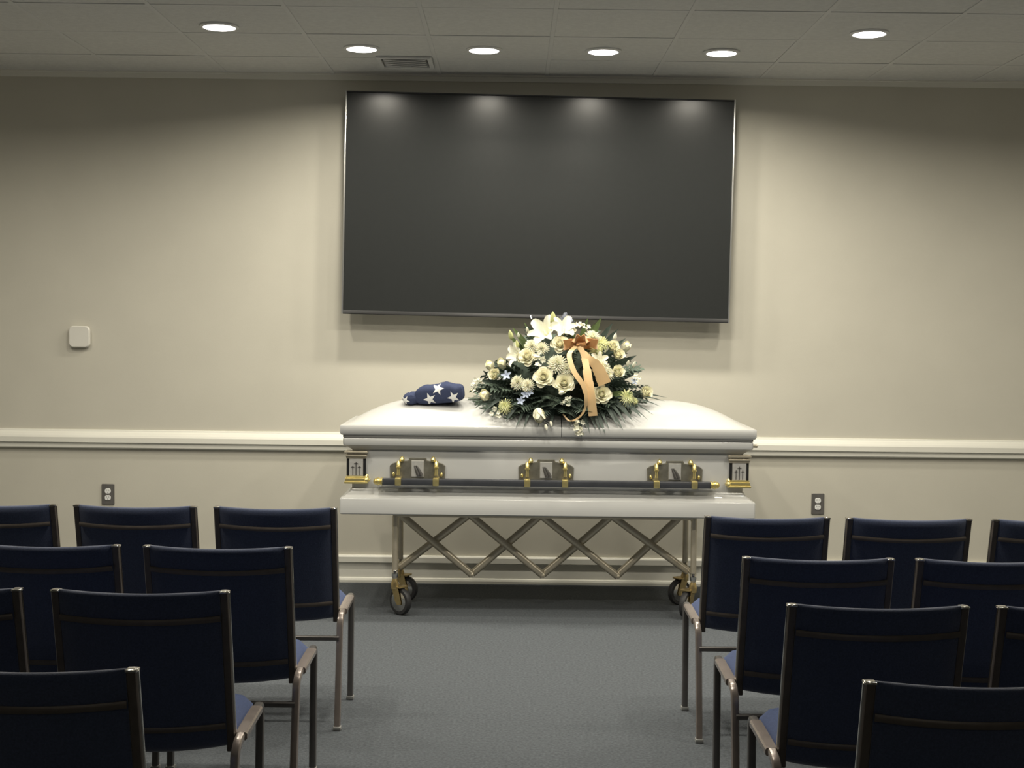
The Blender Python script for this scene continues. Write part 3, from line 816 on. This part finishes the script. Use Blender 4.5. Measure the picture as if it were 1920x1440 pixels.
# flowers: kind, place, size, facing
FL = [
    ('rose', 0.161, 7.082, 1.249, 0.052, -0.09, -0.92, 0.38), ('rose', 0.266, 7.066, 1.221, 0.052, -0.00, -0.93, 0.36),
    ('rose', 0.460, 7.087, 1.166, 0.049, 0.17, -0.93, 0.32), ('rose', 0.245, 7.150, 1.419, 0.047, -0.02, -0.84, 0.55),
    ('rose', 0.077, 7.146, 1.352, 0.049, -0.18, -0.85, 0.49), ('half_rose', 0.544, 7.153, 1.275, 0.049, 0.27, -0.86, 0.43),
    ('half_rose', 0.522, 7.218, 1.404, 0.047, 0.27, -0.77, 0.58), ('half_rose', 0.549, 7.205, 1.364, 0.047, 0.29, -0.79, 0.53),
    ('half_rose', 0.698, 7.267, 1.165, 0.053, 0.52, -0.77, 0.37), ('rose_bud', 0.597, 7.298, 1.403, 0.048, 0.29, -0.54, 0.79),
    ('rose_bud', -0.139, 7.196, 1.145, 0.053, -0.35, -0.72, 0.60), ('rose_bud', -0.114, 7.262, 1.296, 0.050, -0.34, -0.61, 0.71),
    ('rose_bud', -0.053, 7.203, 1.310, 0.050, -0.27, -0.67, 0.69), ('half_rose', -0.088, 7.206, 1.252, 0.047, -0.38, -0.82, 0.43),
    ('rose_bud', 0.139, 7.055, 1.059, 0.062, 0.25, -0.45, -0.86), ('white_bud', 0.175, 7.050, 1.000, 0.024, 0.25, -0.45, -0.86),
    ('white_bud', 0.201, 7.053, 1.017, 0.022, 0.25, -0.45, -0.86), ('carnation', 0.231, 7.096, 1.317, 0.057, -0.03, -0.90, 0.44),
    ('carnation', 0.457, 7.120, 1.297, 0.057, 0.18, -0.88, 0.44), ('carnation', 0.487, 7.122, 1.270, 0.044, 0.21, -0.89, 0.41),
    ('carnation', 0.150, 7.149, 1.396, 0.044, -0.11, -0.84, 0.53), ('carnation', 0.099, 7.172, 1.406, 0.044, -0.17, -0.82, 0.55),
    ('carnation', 0.030, 7.116, 1.219, 0.044, -0.22, -0.90, 0.37), ('carnation', 0.081, 7.092, 1.205, 0.041, -0.17, -0.92, 0.35),
    ('carnation', 0.416, 7.203, 1.452, 0.050, 0.15, -0.78, 0.61), ('carnation', 0.277, 7.085, 1.291, 0.038, 0.01, -0.91, 0.42),
    ('chrysanthemum', 0.460, 7.196, 1.423, 0.053, 0.20, -0.79, 0.58), ('chrysanthemum', 0.431, 7.159, 1.391, 0.044, 0.16, -0.83, 0.53),
    ('chrysanthemum', 0.592, 7.123, 1.149, 0.047, 0.30, -0.90, 0.31), ('chrysanthemum', -0.034, 7.102, 1.097, 0.046, -0.28, -0.92, 0.27),
    ('chrysanthemum', 0.639, 7.188, 1.127, 0.022, 0.40, -0.86, 0.31), ('white_floret', -0.077, 7.115, 1.055, 0.036, -0.32, -0.92, 0.23),
    ('lily', 0.170, 7.211, 1.477, 0.091, -0.43, -0.77, 0.48), ('lily', 0.263, 7.216, 1.494, 0.075, -0.01, -0.76, 0.65),
    ('lily', 0.023, 7.179, 1.361, 0.066, -0.86, -0.48, 0.19), ('lily', 0.446, 7.133, 1.335, 0.049, 0.17, -0.87, 0.47),
    ('lily_bud', 0.212, 7.297, 1.543, 0.048, -0.04, -0.32, 0.95), ('lily_bud', -0.008, 7.303, 1.454, 0.037, -0.21, -0.32, 0.92),
    ('lily_bud', 0.025, 7.215, 1.409, 0.031, -0.17, -0.43, 0.89), ('white_bud', 0.014, 7.213, 1.398, 0.022, -0.18, -0.43, 0.88),
    ('white_bud', 0.031, 7.265, 1.458, 0.020, -0.17, -0.37, 0.91), ('white_bud', 0.077, 7.267, 1.486, 0.022, -0.14, -0.36, 0.92),
    ('white_bud', 0.250, 7.036, 1.172, 0.030, 0.51, -0.85, 0.17), ('white_floret', 0.286, 7.054, 1.131, 0.033, 0.02, -0.96, 0.29),
    ('white_floret', 0.338, 7.047, 1.008, 0.035, 0.06, -0.98, 0.19), ('white_floret', 0.342, 7.045, 0.970, 0.024, 0.06, -0.99, 0.16),
    ('white_floret', 0.142, 7.121, 1.342, 0.041, -0.12, -0.87, 0.47), ('white_floret', -0.177, 7.287, 1.214, 0.031, -0.54, -0.73, 0.43),
    ('white_floret', -0.202, 7.289, 1.178, 0.028, -0.56, -0.73, 0.39), ('white_bud', 0.537, 7.291, 1.453, 0.028, 0.20, -0.34, 0.92),
    ('white_bud', 0.600, 7.218, 1.317, 0.025, 0.25, -0.44, 0.86), ('white_bud', 0.636, 7.254, 1.311, 0.025, 0.28, -0.41, 0.87),
    ('white_bud', 0.397, 7.130, 1.359, 0.016, 0.08, -0.51, 0.85), ('white_floret', 0.640, 7.217, 1.241, 0.033, 0.41, -0.81, 0.43),
    ('white_floret', 0.318, 7.221, 1.495, 0.025, 0.05, -0.75, 0.66), ('white_floret', 0.352, 7.258, 1.517, 0.028, 0.09, -0.70, 0.70),
    ('white_floret', 0.385, 7.254, 1.506, 0.025, 0.13, -0.71, 0.69), ('blue_floret', -0.028, 7.157, 1.252, 0.030, -0.29, -0.86, 0.41),
    ('blue_floret', 0.071, 7.088, 1.159, 0.025, -0.18, -0.93, 0.31), ('blue_floret', 0.092, 7.083, 1.170, 0.022, -0.16, -0.93, 0.32),
    ('blue_floret', 0.047, 7.090, 1.126, 0.025, -0.20, -0.94, 0.29), ('blue_floret', 0.633, 7.205, 1.228, 0.022, 0.40, -0.82, 0.41),
]
for i, (kind, x, y, z, r, dx, dy, dz) in enumerate(FL): flower(kind, x, y, z, r, (dx, dy, dz), None, i)

# ribbon bow
def strip(pts, w, m, name, wdir=None, th=.0012):
    pts = [Vector(p) for p in pts]; v, f = [], []; n = len(pts)
    for i, p in enumerate(pts):
        t = (pts[min(i + 1, n - 1)] - pts[max(i - 1, 0)]).normalized()
        wd = Vector(wdir[i] if isinstance(wdir, list) else (wdir or (0, -1, 0)))
        s = (wd - t * wd.dot(t)).normalized(); u = s.cross(t)
        ww = w[min(len(w) - 1, int(i * len(w) / n))] if isinstance(w, list) else w
        for a, b in ((-1, -1), (1, -1), (1, 1), (-1, 1)): v.append(p + s * (a * ww) + u * (b * th))
    for i in range(n - 1):
        for k in range(4): f.append((i * 4 + k, i * 4 + (k + 1) % 4, (i + 1) * 4 + (k + 1) % 4, (i + 1) * 4 + k))
    f += [(0, 1, 2, 3), tuple(range(4 * n - 4, 4 * n))]
    return sp(name, v, f, m)
def smooth_path(c, n=8):
    c = [Vector(p) for p in c]; out = []
    e = [c[0] * 2 - c[1]] + c + [c[-1] * 2 - c[-2]]
    for i in range(1, len(e) - 2):
        for k in range(n):
            t = k / n; p0, p1, p2, p3 = e[i - 1:i + 3]
            out.append(.5 * ((2 * p1) + (p2 - p0) * t + (2 * p0 - 5 * p1 + 4 * p2 - p3) * t * t + (3 * p1 - p0 - 3 * p2 + p3) * t ** 3))
    out.append(c[-1]); return out
# bow loops, tails, knot
strip(smooth_path([(0.348, 7.110, 1.409), (0.371, 7.073, 1.340), (0.383, 7.044, 1.269), (0.398, 7.027, 1.169), (0.415, 7.047, 1.057)]), [.013, .017, .022, .024, .023], M['ribbon'], 'ribbon_tail', (1, -.25, .15))
strip(smooth_path([(0.324, 7.107, 1.409), (0.290, 7.065, 1.366), (0.313, 7.035, 1.285), (0.361, 7.017, 1.213), (0.377, 7.021, 1.146), (0.371, 7.046, 1.088), (0.340, 7.049, 1.046), (0.296, 7.053, 1.030), (0.263, 7.080, 1.061)]), [.012, .013, .013, .012, .009, .006, .005, .004, .004], M['ribbon'], 'ribbon_tail', (1, -.1, .1))
strip(smooth_path([(0.336, 7.109, 1.409), (0.390, 7.070, 1.349), (0.432, 7.063, 1.309), (0.474, 7.067, 1.219)]), [.012, .016, .021, .026, .031, .034], M['ribbon'], 'ribbon_tail', (1, -.25, .5))
KN = Vector((0.346, 7.138, 1.419))
strip(smooth_path([(0.346, 7.138, 1.419), (0.318, 7.118, 1.428), (0.287, 7.098, 1.424), (0.268, 7.108, 1.415), (0.271, 7.140, 1.411), (0.303, 7.154, 1.411), (0.346, 7.142, 1.419)], 5), [.014, .020, .024, .026, .026, .024, .020, .014], M['ribbon_o'], 'ribbon_loop', (.1, -.5, 1))
strip(smooth_path([(0.346, 7.138, 1.419), (0.375, 7.118, 1.430), (0.409, 7.098, 1.428), (0.431, 7.108, 1.421), (0.426, 7.140, 1.417), (0.392, 7.154, 1.414), (0.346, 7.142, 1.419)], 5), [.014, .020, .024, .026, .026, .024, .020, .014], M['ribbon_o'], 'ribbon_loop', (-.1, -.5, 1))
strip(smooth_path([(0.346, 7.138, 1.419), (0.337, 7.118, 1.440), (0.327, 7.098, 1.450), (0.321, 7.108, 1.449), (0.322, 7.140, 1.444), (0.332, 7.154, 1.430), (0.346, 7.142, 1.419)], 5), [.014, .020, .024, .026, .026, .024, .020, .014], M['ribbon_o'], 'ribbon_loop', (.7, -.4, .5))
strip(smooth_path([(0.346, 7.138, 1.419), (0.356, 7.118, 1.439), (0.367, 7.098, 1.449), (0.375, 7.108, 1.448), (0.373, 7.140, 1.443), (0.362, 7.154, 1.429), (0.346, 7.142, 1.419)], 5), [.014, .020, .024, .026, .026, .024, .020, .014], M['ribbon_o'], 'ribbon_loop', (-.7, -.4, .5))
strip(smooth_path([(0.346, 7.138, 1.419), (0.348, 7.118, 1.426), (0.351, 7.098, 1.420), (0.353, 7.108, 1.409), (0.353, 7.140, 1.406), (0.350, 7.154, 1.408), (0.346, 7.142, 1.419)], 5), [.014, .020, .024, .026, .026, .024, .020, .014], M['ribbon_o'], 'ribbon_loop', (.9, -.3, .1))
sp('ribbon_knot', *lathe([(.004, -.020), (.016, -.014), (.020, 0), (.015, .014), (.004, .020)], 12, KN, 'X'), M['ribbon_o'])
tagp = strip([(0.215, 7.094, 1.305), (0.267, 7.094, 1.305)], .008, M['petal2'], 'ribbon_tag', (0, -.2, 1))
tx = bpy.data.curves.new('petal_shade_letters', 'FONT'); tx.body = 'IS'; tx.size = .015; tx.extrude = .0006; tx.align_x = 'CENTER'; tx.align_y = 'CENTER'  # dark letter shapes put in for small petal shadows
tx.materials.append(M['engrave'])
tmp = bpy.data.objects.new('petal_shade_letters', tx); COL.objects.link(tmp); bpy.context.view_layer.update()
to = bpy.data.objects.new('petal_shade_letters', bpy.data.meshes.new_from_object(tmp)); bpy.data.objects.remove(tmp); COL.objects.link(to); to.parent = tagp; to.matrix_basis = Matrix.Translation((0.245, 7.0904, 1.305)) @ Matrix.Rotation(PI / 2, 4, 'X')
def tulle():
    v, f = [], []; c = Vector((0.278, 7.330, 1.543)); n = 14; m = 6
    for i in range(m + 1):
        for k in range(n + 1):
            q = k / n * PI * 1.3 - .3; r = .012 + .050 * i / m * (1 + .18 * math.sin(5 * q + i))
            v.append(c + Vector((r * math.cos(q) * .75, -.012 * math.sin(7 * q + i * .8) * i / m, r * math.sin(q) - .03 + .01 * math.sin(9 * q))))
    for i in range(m):
        for k in range(n): f.append((i * (n + 1) + k, i * (n + 1) + k + 1, (i + 1) * (n + 1) + k + 1, (i + 1) * (n + 1) + k))
    return v, f
sp('tulle_bow', *tulle(), M['tulle'])

# ---------------------------------------------------------------- chairs
def make_chair():
    t = empty('stacking_chair')
    HW = .228
    def back(zf):  # y of the back plane at height fraction 0 bottom .. 1 top
        return .150 - .105 * zf
    ZB, ZT = .390, .828
    def bp(x, z, off=0.0):
        zf = (z - ZB) / (ZT - ZB)
        return Vector((x, back(zf) - .030 * (1 - (x / HW) ** 2) + off, z))
    # upholstered pad
    nx, nz = 18, 26; v = []; f = []
    w = HW - .020
    for side in (0, 1):
        for j in range(nz + 1):
            for i in range(nx + 1):
                u = -1 + 2 * i / nx; q = .5 - .5 * math.cos(PI * j / nz)
                x = u * w; top = ZT + .004 - .006 * (1 - u * u); bot = ZB + .004 - .014 * (1 - u * u)
                z = bot + (top - bot) * q
                e = math.sqrt(1 - max(0, 1 - min(q, 1 - q) / .052) ** 2) * min(1, (1 - abs(u)) * 14 + .35) ** .5
                v.append(bp(x, z, (-.017 if side == 0 else .022) * e))
    m = (nx + 1) * (nz + 1)
    for j in range(nz):
        for i in range(nx):
            a = j * (nx + 1) + i; f.append((a, a + 1, a + nx + 2, a + nx + 1)); f.append((m + a, m + a + nx + 1, m + a + nx + 2, m + a + 1))
    per = [i for i in range(nx + 1)] + [j * (nx + 1) + nx for j in range(1, nz + 1)] + [nz * (nx + 1) + i for i in range(nx - 1, -1, -1)] + [j * (nx + 1) for j in range(nz - 1, 0, -1)]
    for k in range(len(per)):
        a, b = per[k], per[(k + 1) % len(per)]; f.append((a, m + a, m + b, b))
    mesh_obj('backrest', v, f, M['navy'], t)
    for z in (ZT - .070, ZB + .066):
        pts = [bp(-w + 2 * w * i / 14, z - .008 * (1 - (2 * i / 14 - 1) ** 2), -.0185) for i in range(15)]
        mesh_obj('back_band', *tube(pts, .0085, 8, sx=.55, sy=1.0), M['bronze'], t)
    for s in (-1, 1):
        x = s * (HW - .010)
        mesh_obj('back_post', *tube([bp(x, ZB - .006), bp(x, .60), bp(x, ZT)], .0115, 10, sx=1.0, sy=1.15, sq=.6), M['bronze'], t)
        mesh_obj('post_edge', *tube([bp(s * (HW + .0015), ZB), bp(s * (HW + .0015), .6), bp(s * (HW + .0015), ZT - .002)], .0022, 6, sy=2.2), M['chrome'], t)
        mesh_obj('post_cap', *box(x - .0125, x + .0125, back(1) - .014, back(1) + .014, ZT - .004, ZT + .002, .002), M['chrome'], t)
        # leg frame: rear leg, rail, front leg bent from one tube outside the back
        lx = s * (HW + .0135)
        rear = bend([(lx, .0, .012), (lx, .072, .411), (lx, .15, .418)], .05, 6)
        mesh_obj('rear_leg', *tube(rear, .0122, 10, sx=1.0, sy=1.0, sq=.55), M['chair_metal'], t)
        mesh_obj('side_rail', *tube([(lx, .145, .4178), (lx, .30, .421), (lx, .385, .422)], .0122, 10, sx=1.45, sy=1.0, sq=.6), M['chair_metal'], t)
        front = bend([(lx, .38, .422), (lx, .445, .423), (lx, .425, .012)], .05, 6)
        mesh_obj('front_leg', *tube(front, .0122, 10, sq=.55), M['metal_shaded'], t)
        for y in (.0, .425):
            mesh_obj('foot_glide', *box(lx - .0145, lx + .0145, y - .0145, y + .0145, 0, .016, .003), M['cap'], t)
        mesh_obj('seat_bracket', *box(min(s * (HW - .022), lx), max(s * (HW - .022), lx), .135, .165, .378, .404, .003), M['bronze'], t)
    mesh_obj('stretcher', *tube([(-HW - .012, .052, .335), (HW + .012, .052, .335)], .0095, 8, sq=.4), M['metal_shaded'], t)
    mesh_obj('seat_support', *tube([(-HW - .012, .27, .398), (HW + .012, .27, .398)], .011, 8, sq=.4), M['metal_shaded'], t)
    # seat cushion
    v = []; f = []; nx, ny = 16, 14
    for side in (0, 1):
        for j in range(ny + 1):
            for i in range(nx + 1):
                u = -1 + 2 * i / nx; q = j / ny
                e = (max(0, 1 - abs(u) ** 6)) ** .5 * (max(0, 1 - abs(2 * q - 1) ** 6)) ** .5
                rx = HW - .006 - .02 * max(0, (q - .85) / .15) ** 2
                v.append((u * rx, .140 + .350 * q, (.411 + .042 * e + .006 * q) if side else (.411 - .004 * e)))
    m = (nx + 1) * (ny + 1)
    for j in range(ny):
        for i in range(nx):
            a = j * (nx + 1) + i; f.append((a, a + nx + 1, a + nx + 2, a + 1)); f.append((m + a, m + a + 1, m + a + nx + 2, m + a + nx + 1))
    per = [i for i in range(nx + 1)] + [j * (nx + 1) + nx for j in range(1, ny + 1)] + [ny * (nx + 1) + i for i in range(nx - 1, -1, -1)] + [j * (nx + 1) for j in range(ny - 1, 0, -1)]
    for k in range(len(per)):
        a, b = per[k], per[(k + 1) % len(per)]; f.append((a, m + a, m + b, b))
    mesh_obj('seat', v, f, M['seat'], t)
    return t
ROW = ('front row', 'second row', 'third row', 'rearmost row')
SEAT = ('by the aisle', 'second from the aisle', 'third from the aisle')
PLACES = [('left', 0, 5.12, [-.880, -1.405, -1.930]), ('left', 1, 4.22, [-.905, -1.437]), ('left', 2, 3.52, [-.956, -1.494]), ('left', 3, 2.72, [-.976]),
          ('right', 0, 5.02, [.943, 1.463, 1.998]), ('right', 1, 4.14, [.937, 1.464]), ('right', 2, 3.44, [.934, 1.467]), ('right', 3, 2.69, [.938])]
first = True
for side, row, y, xs in PLACES:
    for k, x in enumerate(xs):
        if first: o = chair0 = make_chair(); first = False
        else: o = dup(chair0)
        o.location = (x, y, 0); o.rotation_euler = (0, 0, random.uniform(-.008, .008))
        lab = f'navy padded metal chair {SEAT[k]}, {ROW[row]} on the {side} side'
        tag(o, lab, 'chair', 'chairs set out in rows')
